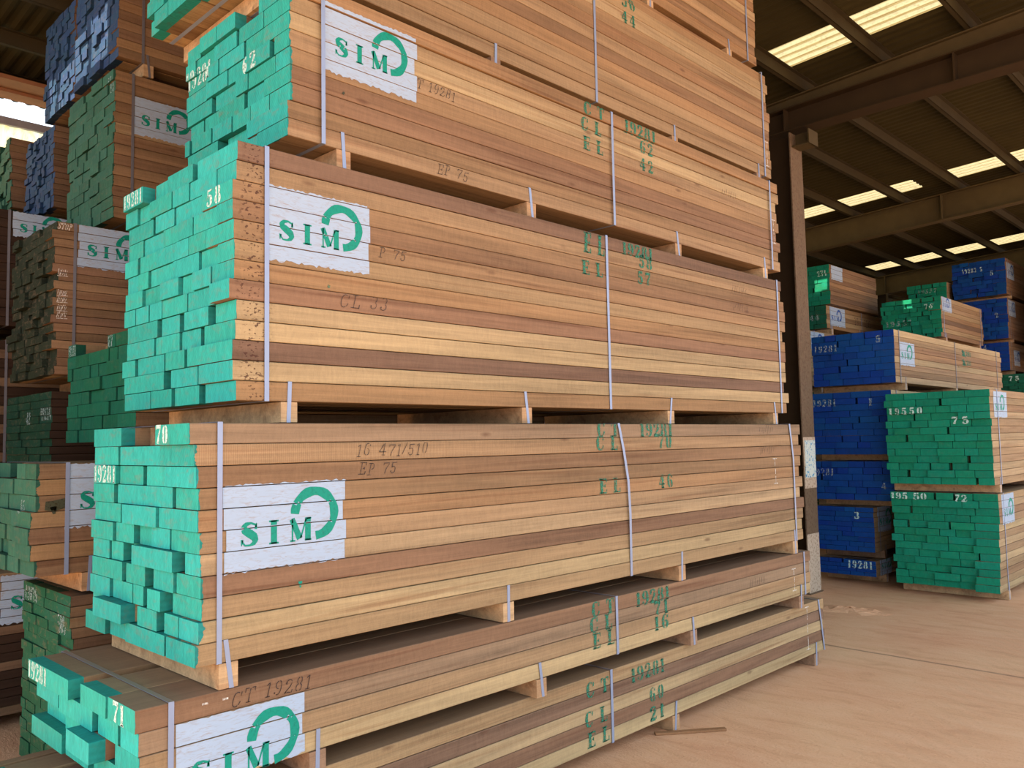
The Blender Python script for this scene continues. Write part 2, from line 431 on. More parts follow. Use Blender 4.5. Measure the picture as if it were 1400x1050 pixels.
    def side_decal(s, name, strokes, mat, off=.0012, parent=None, label=None):
        V, Fc = [], []
        for st in strokes:
            for q in stroke_quads(st):
                cy = sum(p[0] for p in q)/4; cz = sum(p[1] for p in q)/4
                if not (0 < cz < s.n*s.T): continue
                if cz % s.T > s.T-.0022 : continue
                x = s.side_x(cz)+off; i = len(V)
                V += [(x, p[0], p[1]) for p in q]; Fc.append((i, i+1, i+2, i+3))
        if not V: return None
        return set_tag(mesh_obj(name, V, Fc, mat, parent or s.root), label)
    def end_decal(s, name, strokes, mat, off=.0012, label=None):
        V, Fc = [], []
        for st in strokes:
            for q in stroke_quads(st):
                cx = sum(p[0] for p in q)/4; cz = sum(p[1] for p in q)/4
                d = s.front_y(cx, cz)
                if d is None or cz % s.T > s.T-.0022: continue
                i = len(V)
                V += [(p[0], d-off, p[1]) for p in q]; Fc.append((i, i+1, i+2, i+3))
        if not V: return None
        return set_tag(mesh_obj(name, V, Fc, mat, s.root), label)
    # convenience in world coordinates
    def side_text(s, txt, y, z, h, width=None, mat='teal_faint', name='stencil_lettering', **k):
        return s.side_decal(name, text_strokes(txt, y-s.y0, z-s.z0, h, width, **k), M[mat])
    def end_text(s, txt, x, z, h, width=None, mat='white_st', name='stencil_lettering', **k):
        return s.end_decal(name, text_strokes(txt, x-s.x, z-s.z0, h, width, **k), M[mat])
    def patch(s, ya, yb, za, zb, ink='teal', logo=True, sc=None, slope=0.0, rag=.008, text_dy=0.0, text_dz=0.0):
        """brushed white rectangle cut by the joints between boards, with the SIM stencil over it"""
        rng = s.rng; V, Fc = [], []
        ya -= s.y0; yb -= s.y0; za -= s.z0; zb -= s.z0
        k0, k1 = int(max(0, za)//s.T), int(min(s.n*s.T-.001, zb)//s.T)
        N = max(8, int((yb-ya)/.011))
        for k in range(k0, k1+1):
            lo, hi = k*s.T+.0006, (k+1)*s.T-.0030
            l, r = ya+rng.uniform(-rag, rag), yb+rng.uniform(-rag, rag)
            x = s.outx[k]+.0006
            base = len(V)
            for i in range(N+1):
                y = l+(r-l)*i/N
                zl = max(lo, za+slope*i/N+(rng.uniform(-.007, .007) if za > lo-.02 else 0))
                zh = min(hi, zb+(rng.uniform(-.005, .003) if zb < hi+.01 else 0))
                zh = max(zh, zl+.0005)
                V += [(x, y, zl), (x, y, zh)]
            for i in range(N): a = base+2*i; Fc.append((a, a+2, a+3, a+1))
        p = mesh_obj('white_paint_patch', V, Fc, M['white'], s.root)
        if logo:
            sc = sc or (zb-za)/.30
            u0, v0 = ya+text_dy, za+text_dz
            for ch, u, w in (('S', .058, .070), ('I', .162, .050), ('M', .250, .092)):
                gw = GL[ch][0]
                st = [[(u0+sc*(u+px*w/gw), v0+sc*(.084+py*.083), sc*.083*pw*(1.45 if pw > .1 else 1.25)) for (px, py, pw) in g] for g in GL[ch][1]]
                s.side_decal('stencil_letter', st, M[ink], off=.0014, parent=p)
            ringp = []
            for i in range(25):
                a = math.radians(178-(178+88)*i/24)
                ringp.append((u0+sc*(.355+.084*math.cos(a)), v0+sc*(.180+.082*math.sin(a)), sc*(.034+.004*math.sin(i*1.3))))
            s.side_decal('stencil_ring', [ringp], M[ink], off=.0014, parent=p)
        return p

G_FRONT = 'timber bundles of the tall front stack'
G_LEFT = 'timber bundles in the dark aisle on the left'
G_RIGHT = 'timber bundles beyond the steel column'
BL = []
# ------------------------------------------------------------------ the front stack
b60 = Bundle('lowest bundle of the front stack, on the floor, stencilled 60 and 21', -2.811, .90, 6.13, .09, 5, .075, 1.02, 'green_dust', 60,
             tones='tpyry', straps=(3.571, (6.10, [(0,-.03,0),(.5,0,.004),(1,.04,0)])), bearers=(1.3, 2.40, 4.162, 6.003), group=G_FRONT, fjit=.012, dys=[0]*5, bh=.088)
b71 = Bundle('low four-row bundle with dusty top boards and a 71 on its green end', -2.769, 1.083, 5.86, .552, 4, .075, 1.03, 'green_dust', 71,
             tones='rgty', straps=(1.198, 3.58, 5.782), bearers=(1.75, 2.982, 4.313, 5.713), group=G_FRONT, fjit=.02, bh=.086,
             rows={0: [(-1.03, -.56, -.02), (-.48, -.235, -.005), (-.232, 0, 0)],
                   1: [(-1.02, -.76, .01), (-.72, -.37, .0), (-.345, -.165, .01), (-.15, 0, .012)],
                   2: [(-1.0, -.74, .045), (-.737, -.50, .03), (-.498, -.27, -.045), (-.20, 0, .014)],
                   3: [(-1.04, -.68, .0), (-.677, -.44, .012), (-.41, -.16, .02), (-.157, 0, .02)]})
b70 = Bundle('front bundle with unpainted top boards and a white 70 on its end', -2.766, 1.276, 5.779, .944, 11, .075, .988, 'green_spray', 70,
             tones='gtbmotyrtyt', straps=(1.360, (3.656, [(0,-.02,0),(.18,.012,.006),(.38,.040,.010),(.6,.052,.008),(.8,.055,.004),(1,.058,0)]), (5.663, [(0,-.03,0),(.3,0,.005),(1,.01,0)])),
             bearers=(1.395, 2.766, 4.208, 5.650), group=G_FRONT, sawrows=(1,), bh=.089, jit=.012, fjit=.022,
             dys=[-.024,-.006,0,.008,.006,.014,.018,.026,.028,.014,0],
             rows={0: [(-.961,-.664,0), (-.655,-.441,.11,'bare'), (-.438,-.285,.09,'bare'), (-.282,-.053,-.024)],
                   1: [(-.949,-.692,0), (-.684,-.281,.004), (-.279,-.018,-.006)],
                   2: [(-.945,-.706,-.004), (-.704,-.471,.012), (-.43,-.256,.008), (-.254,-.006,0)],
                   3: [(-.959,-.732,0), (-.709,-.197,.006), (-.179,0,.010)],
                   4: [(-.947,-.669,.004), (-.639,-.316,-.004), (-.314,0,.006)],
                   5: [(-.969,-.727,-.004), (-.719,-.542,.006), (-.514,-.393,.018), (-.391,-.231,.012), (-.224,0,.014)],
                   6: [(-.957,-.778,.002), (-.77,-.648,.008), (-.604,-.542,.03), (-.54,-.174,-.004), (-.121,0,.018)],
                   7: [(-.962,-.638,0), (-.609,-.427,.004), (-.367,-.193,.01), (-.191,0,.02)],
                   8: [(-.984,-.764,0), (-.757,-.653,.01), (-.651,-.544,.004), (-.542,-.445,.006), (-.398,-.282,0), (-.232,0,.024)],
                   9: [(-.98,-.85,.012), (-.848,-.554,-.035), (-.498,-.318,.004), (-.274,-.154,.012), (-.152,0,.012)],
                   10: [(-1.011,-.79,-.006), (-.782,-.624,.01), (-.602,-.242,0), (-.229,0,0)]})
b58 = Bundle('large front bundle with bright green ends and a white 58 near its upper corner', -2.845, 1.453, 5.775, 1.852, 13, .075, 1.015, 'green_specks', 58,
             tones='ptmbmtoryypyo'[:13], straps=(1.582, 3.676, 5.69), bearers=(1.677, 3.0, 4.263, 5.59), group=G_FRONT, bh=.080, jit=.005, fjit=.02,
             dys=[.010,.008,-.008,-.008,-.003,0,0,-.02,.008,.004,-.008,-.005,.008], gap=.16,
             rows={0: [(-1.005,-.785,-.025), (-.755,-.60,.02), (-.597,-.36,.004), (-.33,0,.01)],
                   2: [(-1.01,-.74,.004), (-.71,-.52,0), (-.517,-.27,.006), (-.255,0,-.008)],
                   8: [(-1.0,-.678,0), (-.648,-.473,.006), (-.422,-.207,0), (-.164,0,.008)],
                   9: [(-1.006,-.71,0), (-.702,-.469,.004), (-.46,-.289,.01), (-.249,0,.004)],
                   10: [(-1.06,-.911,0), (-.891,-.615,.004), (-.586,-.406,-.004), (-.373,0,-.008)],
                   11: [(-1.034,-.609,0), (-.545,-.3,.002), (-.278,0,-.005)],
                   12: [(-1.025,-.744,0), (-.733,-.525,-.003), (-.511,-.289,.004), (-.246,0,.008)]})
b62 = Bundle('front bundle with a white 62 on its green end, above the one marked 58', -2.925, 1.728, 5.905, 2.932, 9, .075, .945, 'green_spray', 62,
             tones='otytmbrmt', straps=(1.879, 3.85, 5.778), bearers=(1.985, 3.15, 4.529, 5.68), group=G_FRONT, bh=.102, outer={0: .012}, gap=.28, jit=.006, fjit=.02,
             dys=[0,0,0,0,.003,.004,.005,.0,-.008],
             rows={0: [(-.94,-.80,0), (-.77,-.60,-.02), (-.597,-.42,-.02), (-.25,-.10,0), (-.098,0,0)], 8: [(-1.10,-.95,.34), (-.93,-.50,.01), (-.46,-.25,0), (-.248,0,-.008)], 7: [(-1.12,-.95,.34), (-.93,-.62,0), (-.58,-.36,.03), (-.34,0,-.008)]})
b50 = Bundle('front bundle overhead, its end cut by the picture top, stencilled 50 and 44', -3.005, 1.59, 6.0, 3.691, 11, .075, .986, 'green', 50,
             tones='otymotbotmt', straps=(1.705, 3.829, 5.90), bearers=(1.80, 2.987, 4.656, 5.798), group=G_FRONT, bh=.081, jit=.012, fjit=.018, outer={0:-.01})
btop = Bundle('topmost bundle of the front stack, right under the roof', -3.06, 1.75, 5.93, 4.60, 9, .072, .97, 'green', 44,
             tones='mtoymotmo', straps=(1.95, 3.83, 5.80), bearers=(2.1, 3.3, 4.5, 5.52), group=G_FRONT, bh=.081, fjit=.012)

# patches, stencils and hand notes
b58.patch(1.577, 2.055, 2.392, 2.684)
b70.patch(1.377, 1.873, 1.243, 1.549, rag=.01)
b62.patch(1.888, 2.385, 3.256, 3.551)
b71.patch(1.207, 1.690, .556, .775, sc=1.02, text_dz=-.09, rag=.01)
def pair(b, t, y, z, h):
    for k, ch in enumerate(t): b.side_text(ch, y+k*.120, z, h, (.072, .068)[k], 'teal_faint', 'stencil_letter')
def ct(b, y, zs, num, a, c, mat='teal_faint', first='CT', second='CL', third='EL', h=.077):
    z1, z2, z3 = zs
    pair(b, first, y, z1, h); b.side_text('19281', y+.380, z1-.004, h, .325, mat)
    pair(b, second, y-.015, z2, h)
    b.side_text(a, y+.550, z2, h, .14, mat, sp=.2)
    pair(b, third, y, z3, h)
    b.side_text(c, y+.545, z3, h, .145, mat, sp=.2)
ct(b62, 3.592, (3.528, 3.438, 3.330), '', '62', '42')
ct(b70, 3.455, (1.700, 1.627, 1.400), '', '70', '46')
ct(b71, 3.372, (.772, .694, .612), '', '71', '16')
ct(b60, 3.362, (.360, .215, .110), '', '60', '21')
pair(b58, 'EL', 3.475, 2.705, .112); pair(b58, 'EL', 3.455, 2.583, .076)
b58.side_text('19281', 3.822, 2.745, .072, .30, 'teal_faint'); b58.side_text('58', 3.985, 2.690, .076, .135, 'teal_faint', sp=.2); b58.side_text('57', 3.965, 2.590, .076, .135, 'teal_faint', sp=.2)
b50.side_text('50', 4.11, 4.395, .076, .145, 'teal_faint', sp=.2); b50.side_text('44', 4.105, 4.290, .076, .15, 'teal_faint', sp=.2)
hr = random.Random(5)
def note(b, t, y, z, h, w, mat='pencil', thin=.0028, slant=.25): b.side_text(t, y, z, h, w, mat, 'crayon_note', thin=thin, slant=slant, wobble=.08, rng=hr)
note(b62, 'T 19281', 2.385, 3.325, .048, .24); note(b62, 'EP 75', 2.50, 2.945, .05, .20)
note(b58, 'P 75', 2.10, 2.475, .045, .15); note(b58, 'CL 33', 1.90, 2.245, .055, .25)
note(b70, '16 471/510', 1.925, 1.635, .05, .37); note(b70, 'EP 75', 1.935, 1.560, .048, .19)
note(b71, 'CT 19281', 1.40, .785, .050, .32, thin=.0034)
# small drips under the patches and chalk ticks at the far ends
b62.side_decal('paint_drip', [[(.255, .252, .014), (.262, .246, .014)]], M['smudge'])
b70.side_decal('paint_drip', [[(.402, .236, .018), (.402, .226, .012), (.402, .212, .003)]], M['teal'])
b58.side_decal('paint_drip', [[(.40, .47, .012), (.41, .466, .012)]], M['teal_faint'])
b71.side_text('- -', 1.30, .79, .06, .10, 'chalk', 'chalk_mark')
for b, y, z, h in ((b60, 5.88, .14, .30), (b71, 5.62, .60, .15), (b70, 5.40, 1.36, .17), (b50, 5.945, 3.78, .19), (b62, 5.84, 3.14, .18)):
    b.side_decal('chalk_mark', [[(y-b.y0, z-b.z0, .006), (y-b.y0, z-b.z0+h*.3, .006)], [(y-b.y0, z-b.z0+h*.38, .006), (y-b.y0, z-b.z0+h*.62, .006)], [(y-b.y0, z-b.z0+h*.7, .006), (y-b.y0, z-b.z0+h, .006)],
        [(y-b.y0-.03, z-b.z0, .006), (y-b.y0+.03, z-b.z0, .006)], [(y-b.y0-.03, z-b.z0+h, .006), (y-b.y0+.03, z-b.z0+h, .006)]], M['chalk'])
# pale unreadable tally marks at the far end of the long faces
for b, y, z in ((b58, 5.05, 2.66), (b58, 5.05, 2.54), (b70, 5.2, 1.70), (b70, 5.2, 1.56), (b62, 5.1, 3.36), (b71, 5.0, .70)):
    b.side_decal('crayon_note', [[(y-b.y0+.03*i+hr.uniform(-.01,.01), z-b.z0+hr.uniform(0,.02), .003), (y-b.y0+.03*i+.012, z-b.z0+.05+hr.uniform(-.01,.01), .003)] for i in range(7)], M['pencil'])
# ends
b58.end_text('19281', -3.842, 2.757, .066, .20, sp=.12); b58.end_text('58', -3.055, 2.607, .072, .12, sp=.2)
b62.end_text('19281', -3.87, 3.405, .088, .25); b62.end_text('62', -3.32, 3.31, .074, .135, sp=.2)
b70.end_text('70', -3.040, 1.697, .068, .105, sp=.1); b70.end_text('19281', -3.707, 1.548, .070, .232)
b71.end_text('19281', -3.795, .780, .068, .225); b71.end_text('71', -2.955, .780, .068, .10)

# ------------------------------------------------------------------ the aisle on the left
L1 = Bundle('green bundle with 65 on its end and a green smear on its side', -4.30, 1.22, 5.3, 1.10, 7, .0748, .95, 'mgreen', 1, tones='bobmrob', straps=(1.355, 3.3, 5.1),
            bearers=(1.46, 3.1, 4.9), group=G_LEFT, bh=.09, left=.01, rows={0: [(-.95,-.60,.05), (-.56,-.36,.10,'bare'), (-.30,-.16,-.0), (-.158,0,0)]}, dys=[.0,.0,0,-.02,-.03,-.02,0])
L1.patch(1.352, 1.85, 1.315, 1.618, ink='teal'); L1.end_text('65', -4.52, 1.385, .065, .06, 'white_faint')
L1.side_decal('paint_smear', [[(.04, .325, .04), (.075, .322, .05), (.13, .335, .045)], [(.075, .32, .03), (.08, .285, .012)]], M['smudge'])
L2 = Bundle('floor bundle of thin boards, its worn dark green end marked 509', -4.30, 1.38, 5.4, .085, 18, .0505, .74, 'mgreen_worn', 2, tones='dbmbdbmrbdbmbdbdbm', straps=(1.95, 3.6, 5.2), bearers=(1.6, 3.4, 5.0), group=G_LEFT, bh=.083, wid=(.13,.22), gap=.03, jit=.004, bstraps=False)
L2.end_text('509', -4.47, .80, .095, .10, 'white_faint'); L2.end_text('49079', -5.02, .90, .075, .22, 'white_faint')
L2.patch(1.97, 2.5, .72, .985, ink='teal')
L13 = Bundle('green bundle end peeking out beside the 58 bundle, top row marked 19281 and 67', -4.27, 1.66, 5.7, 1.725, 8, .0715, 1.02, 'ngreen', 13, tones='bmbdbmbd', straps=(2.0, 3.8, 5.4), bearers=(1.95, 3.6, 5.3), group=G_LEFT, gap=.06, jit=.006,
             rows={0: [(-1.02,-.89,0), (-.885,-.74,.16,'bare'), (-.40,-.29,.0), (-.285,0,0)]}, bh=.10)
L13.end_text('19281', -5.285, 2.228, .064, .12, 'white_faint'); L13.end_text('67', -4.665, 2.228, .066, .07, 'white_faint')
L3 = Bundle('dusty speckled bundle on the floor at the far left, its white patch showing', -5.85, 1.12, 5.2, .085, 16, .0535, .95, 'mgreen_worn', 3, tones='ggggkkdkkkdkkkkd', straps=(1.45, 3.3, 4.9), bearers=(1.35, 3.2, 4.8), group=G_LEFT, wid=(.15,.25), gap=.02, bh=.083, bstraps=False)
L3.patch(1.475, 1.98, .63, .925, ink='teal')
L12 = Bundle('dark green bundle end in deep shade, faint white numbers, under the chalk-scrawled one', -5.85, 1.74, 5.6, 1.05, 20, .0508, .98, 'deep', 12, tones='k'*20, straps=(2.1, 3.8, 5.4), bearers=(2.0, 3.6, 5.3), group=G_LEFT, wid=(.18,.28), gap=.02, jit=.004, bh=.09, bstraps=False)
L12.end_text('19274', -6.07, 1.88, .085, .20, 'white_faint'); L12.end_text('42', -6.38, 1.86, .085, .10, 'white_faint')
L4 = Bundle('brown bundle with white chalk scrawls down its corner and a SIM patch', -5.85, 1.74, 5.7, 2.175, 18, .0558, .93, 'olive', 4, tones='bbmbbrbmbbbrbbmrbb', straps=(1.865, 3.7, 5.4), bearers=(2.1, 3.6, 5.4), group=G_LEFT, wid=(.12,.22), gap=.1, jit=.012, old=True, bh=.085)
L4.patch(1.885, 2.40, 2.895, 3.178, ink='teal')
note(L4, 'STOP', 1.755, 3.125, .042, .085, 'chalk', .005)
for z in (2.83, 2.70, 2.655, 2.60, 2.55):
    L4.side_decal('chalk_mark', [[(.022+.01*i+hr.uniform(-.004,.004), z-2.175+hr.uniform(-.014,.0), .004), (.030+.01*i, z-2.175+.028+hr.uniform(-.008,.008), .004)] for i in range(6)] + [[(.02, z-2.175-.012, .004), (.085, z-2.175-.010, .004)]], M['chalk'])
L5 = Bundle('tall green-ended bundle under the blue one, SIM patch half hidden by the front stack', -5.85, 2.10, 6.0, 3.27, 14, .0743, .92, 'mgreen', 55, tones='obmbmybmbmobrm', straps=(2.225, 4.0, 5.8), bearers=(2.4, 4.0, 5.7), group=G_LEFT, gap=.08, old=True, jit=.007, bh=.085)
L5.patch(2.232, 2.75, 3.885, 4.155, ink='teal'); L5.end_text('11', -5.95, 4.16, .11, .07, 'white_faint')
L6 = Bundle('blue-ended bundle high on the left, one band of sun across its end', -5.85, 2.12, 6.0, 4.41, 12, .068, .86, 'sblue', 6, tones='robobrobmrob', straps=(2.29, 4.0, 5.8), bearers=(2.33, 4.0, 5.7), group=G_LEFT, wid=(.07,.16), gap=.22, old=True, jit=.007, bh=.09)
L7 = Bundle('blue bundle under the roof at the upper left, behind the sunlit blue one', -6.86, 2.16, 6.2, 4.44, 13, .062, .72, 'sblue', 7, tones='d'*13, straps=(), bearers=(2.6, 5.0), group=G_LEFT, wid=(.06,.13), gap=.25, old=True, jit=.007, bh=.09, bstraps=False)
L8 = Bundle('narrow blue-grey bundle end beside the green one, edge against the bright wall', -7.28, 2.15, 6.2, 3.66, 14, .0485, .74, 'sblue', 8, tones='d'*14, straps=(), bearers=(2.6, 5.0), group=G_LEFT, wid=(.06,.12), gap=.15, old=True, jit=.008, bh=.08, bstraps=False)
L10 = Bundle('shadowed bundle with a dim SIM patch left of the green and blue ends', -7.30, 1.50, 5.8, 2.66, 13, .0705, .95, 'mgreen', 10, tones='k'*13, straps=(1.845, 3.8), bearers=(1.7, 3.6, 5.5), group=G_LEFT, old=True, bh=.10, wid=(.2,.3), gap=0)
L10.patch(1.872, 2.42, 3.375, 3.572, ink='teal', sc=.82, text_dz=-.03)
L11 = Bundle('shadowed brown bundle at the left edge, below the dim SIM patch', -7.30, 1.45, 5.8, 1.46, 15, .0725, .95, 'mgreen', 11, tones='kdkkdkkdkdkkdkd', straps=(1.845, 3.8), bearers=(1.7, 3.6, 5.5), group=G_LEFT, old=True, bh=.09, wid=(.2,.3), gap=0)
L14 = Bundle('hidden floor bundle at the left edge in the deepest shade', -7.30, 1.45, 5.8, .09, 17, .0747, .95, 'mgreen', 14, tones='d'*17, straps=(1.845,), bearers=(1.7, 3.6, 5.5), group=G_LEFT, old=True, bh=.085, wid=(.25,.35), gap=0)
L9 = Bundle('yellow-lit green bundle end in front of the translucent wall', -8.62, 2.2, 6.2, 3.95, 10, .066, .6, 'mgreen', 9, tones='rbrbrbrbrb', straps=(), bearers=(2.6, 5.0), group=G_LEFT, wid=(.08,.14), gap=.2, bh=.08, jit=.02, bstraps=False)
for k, (z, n) in enumerate(((.09, 16), (1.38, 16), (2.67, 16))):
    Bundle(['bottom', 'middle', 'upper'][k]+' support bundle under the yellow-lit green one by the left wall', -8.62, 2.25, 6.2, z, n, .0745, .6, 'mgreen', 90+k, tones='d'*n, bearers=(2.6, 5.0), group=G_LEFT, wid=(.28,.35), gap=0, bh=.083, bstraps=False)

# ------------------------------------------------------------------ the stacks beyond the column
RA = Bundle('green bundle on the floor at the right, white 72 on its end', -2.42, 9.33, 13.0, .10, 13, .0745, 1.02, 'dgreen', 21, tones='tymtytytytmty', straps=(9.52, 11.2, 12.7), bearers=(9.55, 11.1, 12.6), group=G_RIGHT, gap=.16, jit=.014, bh=.095, wid=(.14,.27),
            dys=[.02,.02,.03,.03,.0,-.01,-.03,-.02,-.02,-.05,-.06,-.08,-.09])
RA.patch(9.46, 9.90, .755, 1.055, ink='teal', sc=.9); RA.end_text('195', -3.45, .99, .068, .18); RA.end_text('50', -3.22, .99, .068, .135); RA.end_text('72', -2.82, .985, .066, .13)
RB = Bundle('green bundle with a white 75 and 19550, on top of the one marked 72', -2.43, 9.30, 13.0, 1.155, 13, .0742, 1.02, 'dgreen', 22, tones='ttmyttyyttyyt', straps=(9.55, 11.2, 12.7), bearers=(9.50, 11.1, 12.6), group=G_RIGHT, gap=.2, jit=.012, bh=.08, wid=(.12,.27))
RB.patch(9.43, 9.90, 1.835, 2.10, ink='teal', sc=.85); RB.end_text('19550', -3.42, 1.890, .072, .36, sp=.25); RB.end_text('75', -2.80, 1.775, .072, .17, sp=.3)
def blu(label, x, y0, y1, z0, n, T, w, seed, **k):
    a = dict(straps=(y0+.15, (y0+y1)/2, y1-.25), bearers=(y0+.3, (y0+y1)/2, y1-.4), group=G_RIGHT, gap=.07, jit=.006, wid=(.12,.26), left=.012, old=True)
    a.update(k)
    return Bundle(label, x, y0, y1, z0, n, T, w, 'blue', seed, tones=k.get('tones') or ''.join(random.Random(seed).choice('tymty') for _ in range(n)), **{q: v for q, v in a.items() if q != 'tones'})
RG = blu('flat blue bundle on the floor left of the green one, white 19281 on its end', -3.73, 9.55, 13.4, .095, 4, .0440, .68, 31, bh=.09)
RG.end_text('19281', -4.05, .175, .085, .28, 'white_st', sp=.2); RG.patch(9.66, 10.0, .10, .27, logo=True, ink='teal', sc=.75)
RF = blu('blue bundle marked 3, second from the floor', -3.73, 9.55, 13.4, .365, 9, .0556, .69, 32, bh=.09)
RF.end_text('3', -3.95, .735, .075, .065); RF.patch(9.66, 10.05, .58, .865, ink='teal', sc=.9)
RE = blu('blue bundle marked 4 with a faint 281, beside the green 75', -3.475, 9.55, 13.6, .945, 6, .0735, .925, 33, bh=.075)
RE.end_text('19281', -4.43, 1.215, .085, .26, 'white_faint', sp=.2); RE.end_text('4', -3.63, 1.075, .07, .06, 'white_faint')
RD = blu('tall blue bundle with a white 1 and 19281 on its end', -3.475, 9.55, 13.75, 1.462, 10, .0718, .93, 34, bh=.07)
RD.end_text('19281', -4.38, 2.02, .085, .28, 'white_faint', sp=.2); RD.end_text('1', -3.73, 2.01, .085, .05, 'white_faint')
RC = blu('upper blue bundle whose long plank face and SIM patch show beside it', -3.415, 9.55, 13.75, 2.258, 8, .0744, .94, 35, bh=.075, tones='ytmoytmy')
RC.end_text('19281', -4.33, 2.66, .078, .27, 'white_faint', sp=.2); RC.end_text('5', -3.62, 2.72, .078, .065, 'white_faint')
RC.patch(9.70, 10.17, 2.46, 2.725, ink='teal', sc=.88)
for y, t in ((11.9, '1'), (12.1, '281')): RC.side_text(t, y, 2.70, .06, .2, 'teal_faint'); RC.side_text(t, y, 2.58, .06, .2, 'teal_faint')
RJ = Bundle('bundle behind the column with a blue-lettered patch, mostly hidden by the blue stack', -5.66, 12.3, 16.0, 2.45, 12, .072, 1.0, 'ngreen', 41, tones='tyttyttyttyt', straps=(12.5, 14), bearers=(12.7, 15.5), group=G_RIGHT, bh=.09)
RJ.patch(12.38, 12.86, 3.02, 3.30, ink='navy')
RI = Bundle('small bottle-green bundle with a blue-lettered SIM patch', -5.67, 13.0, 15.5, 3.405, 5, .0744, 1.0, 'ngreen', 42, tones='otbtot', straps=(13.15, 14.4, 15.3), bearers=(13.2, 14.3, 15.3), group=G_RIGHT, bh=.09)
RI.patch(13.13, 13.72, 3.46, 3.765, ink='navy', sc=1.0); RI.end_text('44', -5.95, 3.54, .10, .16, 'white_faint')
note(RI, '19 1 1111', 14.1, 3.55, .13, .7, 'pencil', .012, 0)
RH = Bundle('high green bundle with 271 on its end, a blank white patch beside it', -5.59, 13.0, 14.95, 3.785, 9, .0715, .97, 'dgreen', 43, tones='bbmbobbdbbmbb', straps=(), bearers=(13.2, 14.7), group=G_RIGHT, wid=(.1,.2), gap=.15, bh=.005, bw=.04, bstraps=False)
RH.patch(13.07, 13.5, 4.19, 4.42, logo=False); RH.end_text('271', -5.80, 4.25, .085, .16)
RK = Bundle('green bundle with 76 on its end and a pale plank face running right', -4.36, 14.3, 16.5, 3.23, 9, .0734, .93, 'dgreen', 44, tones='tmttodmtbtdtm', straps=(14.42, 16.4), bearers=(14.5, 16.3), group=G_RIGHT, wid=(.1,.2), gap=.2, jit=.02, bh=.09)
RK.patch(14.36, 14.83, 3.655, 3.885, ink='navy', sc=.82); RK.end_text('76', -4.62, 3.70, .085, .15, sp=.3); RK.end_text('19557', -5.22, 3.47, .085, .40, 'white_faint', sp=.3)
RL = Bundle('green bundle end between the one marked 76 and the highest blue one', -5.03, 16.9, 20.0, 3.93, 8, .0762, .70, 'dgreen', 45, tones='t'*12, straps=(), bearers=(17.2, 19.5), group=G_RIGHT, wid=(.09,.18), gap=.2, jit=.02, bh=.09)
RL.end_text('19557', -5.55, 4.36, .085, .34, 'white_faint', sp=.3)
RM = blu('highest blue bundle at the right with a small patch', -4.06, 17.0, 20.5, 4.19, 9, .0740, .90, 46, tones='r'*9, bh=.06, gap=.15, jit=.02)
RM.end_text('19282 5', -4.78, 4.66, .08, .34, sp=.25); RM.end_text('5', -4.32, 4.56, .085, .06); RM.patch(17.08, 17.55, 4.49, 4.79, ink='navy')
RN = blu('blue bundle directly below the highest one', -4.07, 17.0, 20.5, 3.38, 10, .0740, .90, 47, tones='r'*20, bh=.06, gap=.15, jit=.02)
RN.end_text('2', -4.75, 3.98, .08, .06); RN.end_text('2', -4.28, 3.78, .08, .06, 'white_faint'); RN.patch(17.08, 17.55, 3.80, 4.09, ink='navy')
RO = blu('blue bundle with a bright lettered patch, resting on green boards', -4.08, 17.0, 20.5, 2.80, 7, .0736, .90, 48, tones='b'*14, bh=.06)
RO.end_text('4', -4.50, 3.20, .08, .06, 'white_faint'); RO.patch(17.3, 17.7, 2.90, 3.18, ink='navy')
RP = Bundle('dark green bundle marked 75 under the blue ones at the right edge', -3.60, 17.0, 20.5, 2.01, 13, .0550, 1.3, 'ngreen', 49, tones='t'*13, straps=(), bearers=(17.3, 20.0), group=G_RIGHT, bh=.09, gap=.05)
RP.end_text('75', -4.12, 2.60, .085, .17, sp=.3)
for i, (z, n, lb) in enumerate(((4.555, 5, 'right edge blue bundle, top of its stack'), (4.17, 5, 'right edge blue bundle, second from the top of its stack'), (3.73, 6, 'right edge blue bundle with a white 1 at its corner'), (3.26, 6, 'right edge blue bundle, lowest of its stack'), (2.80, 6, 'blue bundle at the right edge on the dark green boards'))):
    q = blu(lb, -2.95, 17.15, 20.5, z, n, (.075, .067, .064, .068, .068)[i], .62, 50+i, bh=.045, bstraps=False, straps=())
    q.end_text(['5', '192', '192', '1', '28'][i], -3.55, z+n*.055, .08, [.06, .2, .2, .05, .1][i], 'white_faint', sp=.2)
# floor-level bundles that carry the rear stacks
sup = [(-5.66, 12.4, 16.0, 1.0, ((.09, 14), (1.24, 15))), (-4.36, 14.3, 16.6, .93, ((.09, 13), (1.15, 13), (2.21, 12))), (-3.60, 17.1, 20.5, 1.3, ((.09, 12), (1.08, 11))), (-5.03, 17.0, 20.0, .70, ((.09, 16), (1.38, 16), (2.67, 15)))]
nm = ['column-side', 'middle', 'right-hand', 'innermost']
for i, (x, y0, y1, w, zz) in enumerate(sup):
    for j, (z, n) in enumerate(zz):
        Bundle('%s bundle of the %s rear stack, behind the blue ends' % (['floor-level', 'second', 'third'][j], nm[i]), x, y0, y1, z, n, .0745, w, 'ngreen', 200+i*5+j, tones='t'*n, bearers=(y0+.3, y1-.4), group=G_RIGHT, wid=(.28,.4), gap=0, bh=.083, bstraps=False)

